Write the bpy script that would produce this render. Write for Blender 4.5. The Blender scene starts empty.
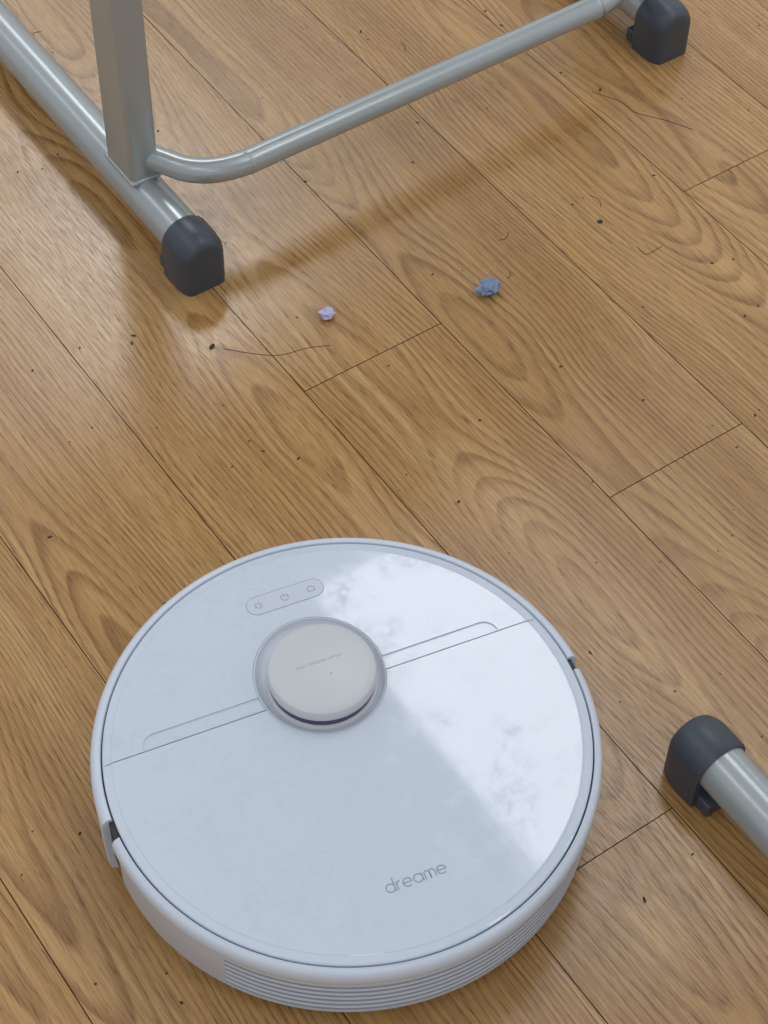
import bpy, bmesh, random
import numpy as np
from math import *
from mathutils import Vector, Matrix, noise
random.seed(7)
scene = bpy.context.scene
scene.view_settings.view_transform = 'Standard'
scene.view_settings.look = 'None'
COL = scene.collection

# ---------------------------------------------------------------- helpers
PHI = radians(-54.0805)           # direction of the floor boards
U = Vector((cos(PHI), sin(PHI), 0)); N = Vector((-sin(PHI), cos(PHI), 0))

def empty(name, loc=(0,0,0), rz=0.0):
    e = bpy.data.objects.new(name, None); COL.objects.link(e)
    e.location = loc; e.rotation_euler = (0,0,rz); e.empty_display_size = .05
    return e

def finish(name, bm, mat, parent=None, loc=(0,0,0), smooth=True, ang=35):
    bmesh.ops.recalc_face_normals(bm, faces=bm.faces)
    me = bpy.data.meshes.new(name); bm.to_mesh(me); bm.free()
    ob = bpy.data.objects.new(name, me); COL.objects.link(ob)
    ob.location = loc
    if parent: ob.parent = parent
    for m in (mat if isinstance(mat,(list,tuple)) else [mat]): me.materials.append(m)
    if smooth: shade(me, ang)
    return ob

def shade(me, ang=35):
    me.polygons.foreach_set('use_smooth', [True]*len(me.polygons))
    me.set_sharp_from_angle(angle=radians(ang)); me.update()

def lathe(profile, a0=0, a1=360, seg=128, closed=True, sy=1.0):
    bm = bmesh.new()
    full = abs((a1-a0)-360) < 1e-6
    n = seg if full else seg+1
    rings = []
    for i in range(n):
        a = radians(a0+(a1-a0)*i/seg)
        rings.append([bm.verts.new((r*cos(a), r*sin(a)*sy, z)) for r,z in profile])
    m = len(profile)
    for i in range(seg):
        A = rings[i]; B = rings[(i+1) % n]
        for j in range(m if closed else m-1):
            k = (j+1) % m
            bm.faces.new((A[j],B[j],B[k],A[k]))
    if not full and closed:
        bm.faces.new(rings[0]); bm.faces.new(list(reversed(rings[-1])))
    return bm, rings

def disc_solid(profile, seg=160, sy=1.0):
    bm, rings = lathe(profile, seg=seg, closed=False, sy=sy)
    bm.faces.new([r[0] for r in rings]); bm.faces.new([r[-1] for r in rings])
    return bm

def boxbm(sx, sy, sz, c=(0,0,0), bev=0, seg=3):
    bm = bmesh.new()
    bmesh.ops.create_cube(bm, size=1, matrix=Matrix.Translation(c) @ Matrix.Diagonal((sx,sy,sz,1)))
    if bev: bmesh.ops.bevel(bm, geom=bm.edges[:], offset=bev, segments=seg, profile=.5, affect='EDGES')
    return bm

def tube(name, pts, r, mat, parent, cyclic=False, res=12, multi=False):
    cu = bpy.data.curves.new(name, 'CURVE'); cu.dimensions = '3D'
    for pp in (pts if multi else [pts]):
        sp = cu.splines.new('POLY'); sp.points.add(len(pp)-1)
        for p, q in zip(sp.points, pp): p.co = (*q, 1)
        sp.use_cyclic_u = cyclic
    cu.bevel_depth = r; cu.bevel_resolution = res; cu.use_fill_caps = True
    tmp = bpy.data.objects.new(name+'_c', cu); COL.objects.link(tmp)
    bpy.context.view_layer.update()
    me = bpy.data.meshes.new_from_object(tmp.evaluated_get(bpy.context.evaluated_depsgraph_get()))
    bpy.data.objects.remove(tmp)
    ob = bpy.data.objects.new(name, me); COL.objects.link(ob)
    me.materials.clear(); me.materials.append(mat); shade(me, 50)
    if parent: ob.parent = parent
    return ob

def catmull(ctrl, n=10):
    P = [Vector(c) for c in ctrl]; P = [P[0]*2-P[1]] + P + [P[-1]*2-P[-2]]
    out = []
    for i in range(1, len(P)-2):
        for k in range(n):
            t = k/n
            out.append(0.5*((2*P[i]) + (-P[i-1]+P[i+1])*t + (2*P[i-1]-5*P[i]+4*P[i+1]-P[i+2])*t*t + (-P[i-1]+3*P[i]-3*P[i+1]+P[i+2])*t**3))
    out.append(P[-2]); return out

def prism(poly, z0, z1):
    bm = bmesh.new()
    a = [bm.verts.new((x,y,z0)) for x,y in poly]; b = [bm.verts.new((x,y,z1)) for x,y in poly]
    bm.faces.new(list(reversed(a))); bm.faces.new(b)
    for i in range(len(poly)):
        j = (i+1) % len(poly); bm.faces.new((a[i],a[j],b[j],b[i]))
    return bm

def boolean(ob, cutters):
    for c in cutters:
        m = ob.modifiers.new('b','BOOLEAN'); m.object = c; m.operation='DIFFERENCE'; m.solver='EXACT'
    bpy.context.view_layer.update()
    me = bpy.data.meshes.new_from_object(ob.evaluated_get(bpy.context.evaluated_depsgraph_get()))
    ob.modifiers.clear(); ob.data = me
    for c in cutters: bpy.data.objects.remove(c)
    shade(me, 3)

# ---------------------------------------------------------------- node helper
class NT:
    def __init__(s, name):
        s.mat = bpy.data.materials.new(name); s.mat.use_nodes = True
        s.t = s.mat.node_tree; s.b = s.t.nodes['Principled BSDF']
    def new(s, ty, **kw):
        n = s.t.nodes.new(ty)
        for k,v in kw.items(): setattr(n,k,v)
        return n
    def link(s, a, b): s.t.links.new(a,b)
    def set(s, sock, v):
        if isinstance(v, (int,float)): sock.default_value = v
        elif isinstance(v,(tuple,list)): sock.default_value = v
        else: s.link(v, sock)
    def m(s, op, a, b=None, c=None, clamp=False):
        n = s.new('ShaderNodeMath', operation=op); n.use_clamp = clamp
        s.set(n.inputs[0], a)
        if b is not None: s.set(n.inputs[1], b)
        if c is not None: s.set(n.inputs[2], c)
        return n.outputs[0]
    def vec(s, x, y, z):
        n = s.new('ShaderNodeCombineXYZ')
        for i,v in enumerate((x,y,z)): s.set(n.inputs[i], v)
        return n.outputs[0]
    def noise(s, v, scale=1, detail=2, rough=.5, dist=0):
        n = s.new('ShaderNodeTexNoise'); s.link(v, n.inputs['Vector'])
        n.inputs['Scale'].default_value=scale; n.inputs['Detail'].default_value=detail
        n.inputs['Roughness'].default_value=rough; n.inputs['Distortion'].default_value=dist
        return n.outputs['Fac']
    def ramp(s, f, stops, interp='LINEAR'):
        n = s.new('ShaderNodeValToRGB'); n.color_ramp.interpolation = interp
        cr = n.color_ramp
        while len(cr.elements) < len(stops): cr.elements.new(.5)
        for e,(p,c) in zip(cr.elements, stops):
            e.position = p; e.color = c if len(c)==4 else (*c,1)
        s.link(f, n.inputs[0]); return n.outputs[0]
    def mix(s, f, a, b, mode='MIX'):
        n = s.new('ShaderNodeMix', data_type='RGBA', blend_type=mode)
        s.set(n.inputs[0], f); s.set(n.inputs[6], a); s.set(n.inputs[7], b)
        return n.outputs[2]
    def bump(s, h, strength, dist):
        n = s.new('ShaderNodeBump'); n.inputs['Strength'].default_value=strength
        n.inputs['Distance'].default_value=dist; s.link(h, n.inputs['Height'])
        s.link(n.outputs[0], s.b.inputs['Normal'])

def srgb(r,g,b):
    f = lambda c: c/12.92 if c<=.04045 else ((c+.055)/1.055)**2.4
    return (f(r/255), f(g/255), f(b/255), 1)

def simple(name, col, rough=.4, metal=0, coat=0, var=.06, nscale=60, bump=0, spec=.5):
    t = NT(name)
    tc = t.new('ShaderNodeTexCoord').outputs['Object']
    n = t.noise(tc, nscale, 4, .6)
    c2 = tuple(x*(1-var) for x in col[:3])+(1,); c1 = tuple(min(1,x*(1+var)) for x in col[:3])+(1,)
    t.link(t.mix(n, c2, c1), t.b.inputs['Base Color'])
    t.b.inputs['Roughness'].default_value=rough; t.b.inputs['Metallic'].default_value=metal
    t.b.inputs['Coat Weight'].default_value=coat; t.b.inputs['Coat Roughness'].default_value=.05
    t.b.inputs['Specular IOR Level'].default_value=spec
    if bump: t.bump(t.noise(tc, nscale*12, 3, .6), bump, .0005)
    return t.mat

# ---------------------------------------------------------------- materials
def wood():
    t = NT('laminate_oak')
    uv = t.new('ShaderNodeUVMap', uv_map='UVMap').outputs[0]
    sp = t.new('ShaderNodeSeparateXYZ'); t.link(uv, sp.inputs[0]); a, b = sp.outputs[0], sp.outputs[1]
    at = t.new('ShaderNodeAttribute', attribute_name='pid'); pid = at.outputs['Fac']
    r1 = t.m('FRACT', t.m('MULTIPLY', pid, 17.31)); r2 = t.m('FRACT', t.m('MULTIPLY', pid, 47.77))
    off = t.m('MULTIPLY', pid, 91.7)
    nd = t.noise(t.vec(t.m('MULTIPLY',a,2.6), t.m('MULTIPLY',b,7), off), 1, 2, .5)
    nd2 = t.noise(t.vec(t.m('MULTIPLY',a,14.0), t.m('MULTIPLY',b,70), off), 1, 3, .55)
    dist = t.m('ADD', t.m('MULTIPLY', t.m('SUBTRACT', nd, .5), .050), t.m('MULTIPLY', t.m('SUBTRACT', nd2, .5), .0050))
    b0 = t.m('MULTIPLY', t.m('SUBTRACT', r1, .5), .13)
    q = t.m('ADD', t.m('SUBTRACT', b, b0), dist)
    dn = t.noise(t.vec(t.m('MULTIPLY',a,2.2), 0.0, t.m('ADD', off, 5.3)), 1, 1, .4)
    d = t.m('MULTIPLY', dn, .105)
    r = t.m('SQRT', t.m('ADD', t.m('MULTIPLY', q, q), t.m('MULTIPLY', d, d)))
    fr = t.m('FRACT', t.m('MULTIPLY', r, 250))
    ring = t.ramp(fr, [(0,(0,0,0)),(.45,(.08,.08,.08)),(.75,(.8,.8,.8)),(.88,(1,1,1)),(1,(0,0,0))])
    vis = t.noise(t.vec(t.m('MULTIPLY',a,5), t.m('MULTIPLY',b,30), t.m('ADD',off,9.1)), 1, 2, .5)
    fib = t.noise(t.vec(t.m('MULTIPLY',a,11), t.m('MULTIPLY',b,420), off), 1, 4, .7)
    fib2 = t.noise(t.vec(t.m('MULTIPLY',a,3), t.m('MULTIPLY',b,120), t.m('ADD',off,3.3)), 1, 3, .6)
    por = t.noise(t.vec(t.m('MULTIPLY',a,55), t.m('MULTIPLY',b,900), off), 1, 2, .5)
    pores = t.ramp(por, [(.53,(0,0,0)),(.63,(1,1,1))])
    broad = t.noise(t.vec(t.m('MULTIPLY',a,2.0), t.m('MULTIPLY',b,18), off), 1, 3, .5)
    base = t.ramp(broad, [(.25, srgb(176,134,80)), (.5, srgb(191,149,95)), (.75, srgb(204,165,112))])
    ringamt = t.m('MULTIPLY', ring, t.ramp(vis, [(.3,(.22,.22,.22)),(.66,(.78,.78,.78))]))
    c = t.mix(ringamt, base, srgb(128,87,45))
    c = t.mix(t.m('MULTIPLY', t.ramp(fib,[(.35,(1,1,1)),(.58,(0,0,0))]), .48), c, srgb(133,92,49))
    c = t.mix(t.m('MULTIPLY', t.ramp(fib2,[(.35,(1,1,1)),(.6,(0,0,0))]), .25), c, srgb(141,100,56))
    c = t.mix(t.m('MULTIPLY', t.m('MULTIPLY', pores, t.m('MULTIPLY_ADD', ring, .6, .4)), .62), c, srgb(96,62,33))
    hsv = t.new('ShaderNodeHueSaturation'); t.link(c, hsv.inputs['Color'])
    t.link(t.m('MULTIPLY_ADD', r2, .14, .91), hsv.inputs['Value']); hsv.inputs['Saturation'].default_value=1.0
    t.link(hsv.outputs[0], t.b.inputs['Base Color'])
    tc = t.new('ShaderNodeTexCoord').outputs['Object']
    wear = t.noise(tc, 6, 6, .65)
    t.link(t.m('MULTIPLY_ADD', wear, .26, .11), t.b.inputs['Roughness'])
    t.b.inputs['Specular IOR Level'].default_value = .52
    hgt = t.m('ADD', t.m('MULTIPLY', pores, -.5), t.m('MULTIPLY', fib, .6))
    t.bump(hgt, .25, .0003)
    return t.mat

def robot_white():
    t = NT('glossy_white_plastic')
    tc = t.new('ShaderNodeTexCoord').outputs['Object']
    dust = t.noise(tc, 120, 9, .85, .5)
    sm = t.noise(tc, 19, 5, .65, .4)
    dd = t.m('MULTIPLY', t.ramp(dust,[(.46,(0,0,0)),(.62,(1,1,1))]), t.ramp(sm,[(.41,(0,0,0)),(.57,(1,1,1))]))
    c = t.mix(t.m('MULTIPLY',dd,.55), srgb(205,213,225), srgb(190,198,210))
    t.link(c, t.b.inputs['Base Color'])
    t.link(t.m('MULTIPLY_ADD', dd, .26, .04), t.b.inputs['Roughness'])
    t.b.inputs['Specular IOR Level'].default_value=.6
    return t.mat

M_floor = wood()
M_gap = simple('board_gap_dark', srgb(66,44,26), .9)
M_white = robot_white()
M_side = simple('satin_white_plastic', srgb(208,215,227), .28, var=.02)
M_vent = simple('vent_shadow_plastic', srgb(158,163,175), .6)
M_puck = simple('matte_warm_grey_plastic', srgb(202,203,207), .38, var=.02)
M_dish = simple('dish_grey_plastic', srgb(196,202,212), .35, var=.02)
M_pill = simple('button_grey_plastic', srgb(199,206,218), .3, var=.02)
M_dark = simple('dark_plastic', srgb(40,38,46), .5)
M_lens = simple('purple_lens_plastic', srgb(78,62,98), .2)
M_ink = simple('grey_print', srgb(152,160,178), .5)
M_inkl = simple('pale_print', srgb(172,176,188), .5)
M_steel = simple('silver_painted_steel', srgb(166,172,173), .27, metal=.35, var=.05, nscale=25, bump=.05)
M_cap = simple('slate_plastic_cap', srgb(62,69,79), .38, var=.08, bump=.15)
M_rub = simple('black_rubber', srgb(30,30,32), .7)
M_top = simple('desk_laminate', srgb(205,190,160), .4)
M_blue = simple('blue_grey_paper', srgb(120,138,172), .8, var=.35, nscale=350)
M_lilac = simple('lilac_white_paper', srgb(188,186,222), .8, var=.35, nscale=350)
M_dirt = simple('dark_dirt', srgb(62,50,42), .9)

# ---------------------------------------------------------------- floor
W0, O0, PL = 0.13975993566, 0.5862590159, 1.2
gap = .0004
seam = {0:-.9264, 1:-.6964, -1:-.4511, 3:-.9366, 2:-1.42, -2:-.2, -3:-.25, -4:-.8, 4:-.55}
bm = bmesh.new(); uvl = bm.loops.layers.uv.new('UVMap'); pl = bm.faces.layers.float.new('pid')
umin, umax = -6.5, 3.5
for k in range(-30, 38):
    n0 = O0+k*W0; n1 = n0+W0
    s = seam.get(k, random.uniform(-1.2,0))
    s -= ceil((s-umin)/PL)*PL
    while s < umax:
        v = [bm.verts.new(c) for c in ((s+gap,n0+gap,0),(s+PL-gap,n0+gap,0),(s+PL-gap,n1-gap,0),(s+gap,n1-gap,0))]
        fc = bm.faces.new(v); fc[pl] = random.random()
        for lp, (a,b) in zip(fc.loops, ((0,-W0/2),(PL,-W0/2),(PL,W0/2),(0,W0/2))): lp[uvl].uv = (a,b)
        s += PL
v = [bm.verts.new(c) for c in ((umin-1.3,-3.7,-.0015),(umax+1.3,-3.7,-.0015),(umax+1.3,6,-.0015),(umin-1.3,6,-.0015))]
fc = bm.faces.new(v); fc.material_index = 1
me = bpy.data.meshes.new('floor'); bm.to_mesh(me); bm.free()
floor = bpy.data.objects.new('floor', me); COL.objects.link(floor); floor.rotation_euler=(0,0,PHI)
me.materials.append(M_floor); me.materials.append(M_gap)

# ---------------------------------------------------------------- robot vacuum
RV = empty('robot_vacuum', (-0.02035, 0.71152, 0), 0.4187)
core = disc_solid([(.150,.006),(.160,.010),(.1655,.016),(.1655,.0705),(.163,.0715)])
finish('chassis', core, M_dark, RV)
def shell(r, ribs=False):
    p = [(.160,.008),(r-.010,.0085),(r-.004,.0115),(r-.0015,.017)]
    if ribs:
        z = .0215
        for i in range(6):
            p += [(r-.0011,z),(r-.0036,z+.0004),(r-.0036,z+.0026),(r-.0010,z+.0030)]; z += .0062
    p += [(r-.0008,.0605),(r-.0004,.0625),(r+.0012,.0645),(r+.0018,.067),(r+.0018,.0720),(r+.0010,.0750),(r-.0008,.0772),(r-.0032,.0783),(.1685,.0786),(.1678,.0782),(.1673,.0770),(.1673,.060),(.160,.058)]
    return p
for nm,a0,a1,rb in (('rear_shell_left',184.5,220,False),('rear_grille',220,320,True),('rear_shell_right',320,357.5,False)):
    b_, _ = lathe(shell(.1716, rb), a0, a1, seg=int((a1-a0)*1.2))
    ob=finish(nm, b_, [M_side,M_vent], RV, ang=28)
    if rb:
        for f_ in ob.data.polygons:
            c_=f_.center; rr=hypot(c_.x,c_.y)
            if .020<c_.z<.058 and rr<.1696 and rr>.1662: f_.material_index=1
r=.175
bp = [(.163,.012),(r-.006,.0125),(r-.002,.016),(r-.0006,.022),(r-.0002,.060),(r,.0715),(r-.0008,.0750),(r-.0028,.0775),(r-.0055,.0787),(.1685,.0788),(.1678,.0783),(.1673,.0770),(.1673,.060),(.163,.058)]
b_,_ = lathe(bp, 1.0, 179.5, seg=200); finish('bumper', b_, M_side, RV, ang=28)
# dark fill painted in for the shaded gap at each end of the bumper
for a0,a1 in ((357.3,361.2),(179.3,184.7)):
    b_,_=lathe([(.166,.030),(.1700,.030),(.1700,.0755),(.166,.0755)],a0,a1,seg=6); finish('bumper_gap_dark',b_,M_dark,RV)
zt=.0800
tp = disc_solid([(.1648,.0722),(.1664,.0735),(.1664,.0775),(.1660,.0783),(.1652,.0788),(.1605,.0794),(.1598,.0799),(.1588,zt)], seg=220)
top = finish('top_plate', tp, M_white, RV)
cut=[]
cut.append(finish('c1', disc_solid([(.0462,.0745),(.0462,.09)],seg=96,sy=1.07), M_white, RV, loc=(.001,.0545,0)))
cut.append(finish('c2', boxbm(.34,.0009,.006,(0,.0412,.0812)), M_white, RV, smooth=False))
def grip(sg):
    poly=[(.03,.0422),(.1315,.0422)]
    for i in range(9):
        a=radians(0+90*i/8); poly.append((.1215+.010*cos(a),.0430+.0100*sin(a)))
    poly.append((.03,.0530))
    poly=[(sg*x,y) for x,y in poly]
    if sg<0: poly.reverse()
    return poly
for sg in (1,-1):
    cut.append(finish('g', prism(grip(sg), zt-.0012, .09), M_white, RV, smooth=False))
boolean(top, cut)
top.data.materials.clear(); top.data.materials.append(M_white)
bm_,rings = lathe([(.0461,.0755),(.0461,.0797),(.0456,.0802),(.0448,.0801),(.0440,.0792),(.0425,.0778),(.0395,.0770),(.0300,.0768)], seg=96, closed=False, sy=1.07)
bm_.faces.new([q[-1] for q in rings]); bm_.faces.new([q[0] for q in rings])
finish('lidar_dish', bm_, M_dish, RV, loc=(.001,.0545,0))
TL=(.0005,.049,0)
finish('lidar_collar', disc_solid([(.0392,.0766),(.0392,.0800),(.0387,.0812),(.0375,.0816)],seg=96), M_puck, RV, loc=TL)
finish('lidar_window', disc_solid([(.0370,.0810),(.0370,.0885)],seg=96), M_lens, RV, loc=TL)
finish('lidar_cap', disc_solid([(.0360,.0872),(.0372,.0873),(.0378,.0880),(.0379,.0890),(.0377,.0935),(.0370,.0957),(.0354,.0969),(.0330,.0974),(.0325,.0976)],seg=128), M_puck, RV, loc=TL)
def pillpts(cx,cy,L,r,n=16):
    pts=[]
    for i in range(n+1):
        a=-pi/2+pi*i/n; pts.append((cx+L/2-r+r*cos(a), cy+r*sin(a)))
    for i in range(n+1):
        a=pi/2+pi*i/n; pts.append((cx-L/2+r+r*cos(a), cy+r*sin(a)))
    return pts
finish('button_panel', prism(pillpts(.0025,.1255,.058,.0078), .0785, .08020), M_pill, RV, ang=30)
z=.0803
tube('button_panel_rim', [(x,y,z-.0002) for x,y in pillpts(.0025,.1255,.058,.0078)], .00030, M_inkl, RV, cyclic=True, res=2)
def arc(cx,cy,r,a0,a1,n=20,sx=1): return [(cx+sx*r*cos(radians(a0+(a1-a0)*i/n)), cy+r*sin(radians(a0+(a1-a0)*i/n)), z) for i in range(n+1)]
tube('power_icon', [arc(.002,.1252,.0027,120,420),[(.002,.1255,z),(.002,.1284,z)]], .00022, M_ink, RV, res=2, multi=True)
tube('home_icon', [(.0195,.1232,z),(.0245,.1232,z),(.0245,.1258,z),(.022,.1280,z),(.0195,.1258,z)], .00022, M_ink, RV, cyclic=True, res=2)
sp_=[]
for dx,dy in ((-1,-1),(-1,1),(1,-1),(1,1)):
    cx,cy=-.018+dx*.0010,.1252+dy*.0010
    sp_.append([(cx+dx*.0020,cy,z),(cx,cy,z),(cx,cy+dy*.0020,z)])
tube('spot_icon', sp_, .0002, M_ink, RV, res=2, multi=True)
# raised logotype on the lid, drawn as rounded strokes
z=.08005; strokes=[]; x=-.0205; yb=-.1185; R=.0030; g=.0016
def ring_(cx): return arc(cx,yb+R,R,0,360,28)
def e_(cx): return [(cx-R,yb+R,z),(cx+R,yb+R,z)]+arc(cx,yb+R,R,0,310,26)[1:]
strokes.append(ring_(x+R)); strokes.append([(x+2*R,yb,z),(x+2*R,yb+.0098,z)]); x+=2*R+g
strokes.append([(x,yb,z),(x,yb+2*R,z)]); strokes.append(arc(x+.0026,yb+2*R-.0026,.0026,180,85,10)); x+=.0026+g
strokes.append(e_(x+R)); x+=2*R+g
strokes.append(ring_(x+R)); strokes.append([(x+2*R,yb,z),(x+2*R,yb+2*R,z)]); x+=2*R+g
q_=.0018
for k in range(2):
    strokes.append([(x+2*k*q_,yb,z)]+arc(x+q_+2*k*q_,yb+2*R-q_,q_,180,0,12)+[(x+2*q_+2*k*q_,yb,z)])
x+=4*q_+g
strokes.append(e_(x+R))
tube('logo_text', strokes, .00036, M_ink, RV, res=2, multi=True)
def text(name, s, size, loc, mat, parent, width=None):
    cu=bpy.data.curves.new(name,'FONT'); cu.body=s; cu.size=size; cu.align_x='CENTER'; cu.align_y='CENTER'; cu.extrude=.00004
    o=bpy.data.objects.new(name,cu); COL.objects.link(o); o.location=loc; o.parent=parent; cu.materials.append(mat)
    bpy.context.view_layer.update()
    if width:
        k=width/o.dimensions.x; cu.size=size*k
    return o
text('turret_text','laser distance sensor',.003,(.0005,.054,.09763),M_inkl,RV,.034)
finish('turret_dot', disc_solid([(.0008,.0974),(.0008,.0977)],seg=16), M_inkl, RV, loc=(.0045,.0415,0))
for sx in (-.115,.115):
    b_=bmesh.new(); bmesh.ops.create_cone(b_,cap_ends=True,segments=40,radius1=.034,radius2=.034,depth=.022,matrix=Matrix.Translation((sx,0,.034))@Matrix.Rotation(pi/2,4,'Y'))
    finish('wheel',b_,M_rub,RV)
b_=bmesh.new(); bmesh.ops.create_uvsphere(b_,u_segments=20,v_segments=12,radius=.010,matrix=Matrix.Translation((0,.12,.010))); finish('caster',b_,M_rub,RV)

# ---------------------------------------------------------------- school desks
def endcap(name, parent, n, uend, direction=1, L=.037, w=.0228, ht=.0570):
    bm=bmesh.new(); secs=[]
    s0=L*.42
    S=[0,.0015]+[s0]+[s0+(L-s0)*q for q in (.25,.45,.62,.76,.87,.94,.98,1.0)]
    for i,s in enumerate(S):
        tt=max(0,(s-s0)/(L-s0)); k=(1-tt**2.6)**(1/2.2) if tt<1 else .0
        k=max(k,.30); ww=w*(.58+.42*k) if tt>0 else w; hh=ht*(.80+.20*k) if tt>0 else ht
        if tt>=1: ww=w*.56; hh=ht*.76
        if i==0: ww-=.0008; hh-=.0008
        x=uend-direction*(L-s)
        pts=[(ww*.97,0.0),(ww,.004)]
        for j in range(13):
            a=pi*j/12; pts.append((ww*cos(a), hh-ww+ww*sin(a)))
        pts+=[(-ww,.004),(-ww*.97,0.0)]
        secs.append([bm.verts.new((x,n+p,q)) for p,q in pts])
    m=len(secs[0])
    for i in range(len(secs)-1):
        for j in range(m):
            k2=(j+1)%m; bm.faces.new((secs[i][j],secs[i+1][j],secs[i+1][k2],secs[i][k2]))
    bm.faces.new(secs[0]); bm.faces.new(list(reversed(secs[-1])))
    ob=finish(name,bm,M_cap,parent,ang=40)
    bx=boxbm(.016,.038,.014,(uend-direction*(L+.005),n,.007),.002)
    finish(name+'_tab',bx,M_cap,parent)
    return ob

def desk(ufA, ufB, nA, nB, u_back, post_u, top_u):
    D=empty('school_desk',(0,0,0),PHI)
    zc=.0350; rt=.0193
    for n,u_front in ((nA,ufA),(nB,ufB)):
        tube('foot_bar',[(u_back+.028,n,zc),(u_front-.028,n,zc)],rt,M_steel,D,res=16)
        endcap('foot_cap',D,n,u_front,1); endcap('foot_cap',D,n,u_back,-1)
        finish('post',boxbm(.046,.028,.665,(post_u,n,.05+.665/2),.005,4),M_steel,D)
        finish('weld',boxbm(.049,.031,.005,(post_u,n,.0545),.0023,3),M_steel,D)
        finish('top_bracket',boxbm(.40,.03,.03,(top_u,n,.715),.004),M_steel,D)
    uc=post_u+.068; z=.071
    ctrl=[(post_u+.010,nA+.006,z),(post_u+.028,nA+.016,z),(post_u+.048,nA+.028,z),(post_u+.0615,nA+.047,z),(uc,nA+.075,z),(uc,nA+.11,z),
          (uc,nB-.11,z),(uc,nB-.075,z),(post_u+.0615,nB-.047,z),(post_u+.048,nB-.028,z),(post_u+.028,nB-.016,z),(post_u+.010,nB-.006,z)]
    tube('crossbar',catmull(ctrl,8),.0112,M_steel,D)
    finish('desktop',boxbm(.42,(nB-nA)+.08,.018,(top_u,(nA+nB)/2,.739),.003),M_top,D)
    finish('book_tray',boxbm(.28,(nB-nA)-.04,.004,(top_u,(nA+nB)/2,.64),.001),M_steel,D)
    for sgn in (1,-1):
        finish('tray_side',boxbm(.28,.004,.09,(top_u,(nA+nB)/2+sgn*((nB-nA)/2-.02),.684),.001),M_steel,D)
    return D
desk(-1.071, -1.086, .582, 1.117, -1.56, -1.190, -1.385)
desk(-.008, -.008, .619, 1.156, -.481, -.132, -.190)

# ---------------------------------------------------------------- crumbs & dirt
def crumb(name,u,n,size,mat,seed,flat=.6):
    rnd=random.Random(seed); b=bmesh.new(); bmesh.ops.create_icosphere(b,subdivisions=3,radius=size/2)
    for v_ in b.verts:
        k=1+.60*noise.noise(v_.co*(3.0/size)+Vector((seed,0,0)))+.30*noise.noise(v_.co*(8/size))
        v_.co*=k; v_.co.z*=flat; v_.co.x*=1.25
    zm=min(v_.co.z for v_ in b.verts)
    for v_ in b.verts: v_.co.z-=zm
    p=U*u+N*n
    o=finish(name,b,mat,None,loc=(p.x,p.y,0),ang=10); o.rotation_euler=(0,0,rnd.random()*3); return o
crumb('paper_crumb',-.9868,.6492,.0105,M_lilac,3,.7)
crumb('paper_crumb',-.9339,.7817,.0150,M_blue,8,.6)
DB = empty('floor_debris',(0,0,0),PHI)
b_=bmesh.new(); rnd=random.Random(5)
spk=[(-.9481,.9172,.005),(-1.0119,.5493,.0045),(-1.0896,1.0301,.003)]+[(rnd.uniform(-1.6,-.3),rnd.uniform(.15,1.25),rnd.uniform(.0010,.0024)) for _ in range(240)]
for u,n,s in spk:
    bmesh.ops.create_icosphere(b_,subdivisions=1,radius=s/2,matrix=Matrix.Translation((u,n,s*.15))@Matrix.Rotation(rnd.random()*3,4,'Z')@Matrix.Diagonal((rnd.uniform(1,2.4),1,.35,1)))
finish('dirt_specks',b_,M_dirt,DB)
hairs=[]
hairs.append(catmull([(-1.005,.556,.0002),(-.985,.575,.0002),(-.972,.592,.0002),(-.966,.615,.0002),(-.958,.633,.0002)],6))
hairs.append(catmull([(-1.092,1.022,.0002),(-1.065,1.036,.0002),(-1.045,1.038,.0002),(-1.02,1.055,.0002),(-.997,1.067,.0002)],6))
for _ in range(10):
    u,n=rnd.uniform(-1.5,-.8),rnd.uniform(.4,1.25); a=rnd.uniform(0,pi); L_=rnd.uniform(.004,.012); k=rnd.uniform(-1,1)
    hairs.append(catmull([(u,n,.0002),(u+L_*cos(a),n+L_*sin(a),.0002),(u+2*L_*cos(a+k),n+2*L_*sin(a+k),.0002)],5))
tube('hair_strands',hairs,.00022,M_dirt,DB,res=1,multi=True)

# ---------------------------------------------------------------- light
def panel(u,n,power):
    l=bpy.data.lights.new('ceiling_light','AREA'); l.shape='RECTANGLE'; l.size=1.22; l.size_y=.60; l.energy=power; l.color=(.97,.985,1.0)
    ob=bpy.data.objects.new('ceiling_light',l); COL.objects.link(ob); p=U*u+N*n; ob.location=(p.x,p.y,2.8); ob.rotation_euler=(0,0,PHI)
for iu in (-5.65,-3.70,-1.75,.20,2.15):
    for n in (-.9,1.80,4.5): panel(iu,n,(24 if iu<-2 else 11.5) if n==1.80 else 6)
w=bpy.data.worlds.new('room_ambient'); scene.world=w; w.use_nodes=True
bg=w.node_tree.nodes['Background']; bg.inputs[0].default_value=(.88,.94,1.0,1); bg.inputs[1].default_value=.63

# ---------------------------------------------------------------- camera
pit,roll,h=0.9050270717997517,0.026007909557299185,1.2343034558544925
fw=Vector((0,cos(pit),-sin(pit))); up=Vector((0,sin(pit),cos(pit))); rt=Vector((1,0,0))
cr=rt*cos(roll)+up*sin(roll); cu=-rt*sin(roll)+up*cos(roll)
mat=Matrix((cr,cu,-fw)).transposed().to_4x4(); mat.translation=Vector((0,0,h))
cam=bpy.data.cameras.new('camera'); co=bpy.data.objects.new('camera',cam); COL.objects.link(co)
co.matrix_world=mat; cam.sensor_width=36; cam.sensor_fit='AUTO'; cam.lens=1984.9687/1024*36; cam.clip_start=.02
scene.camera=co
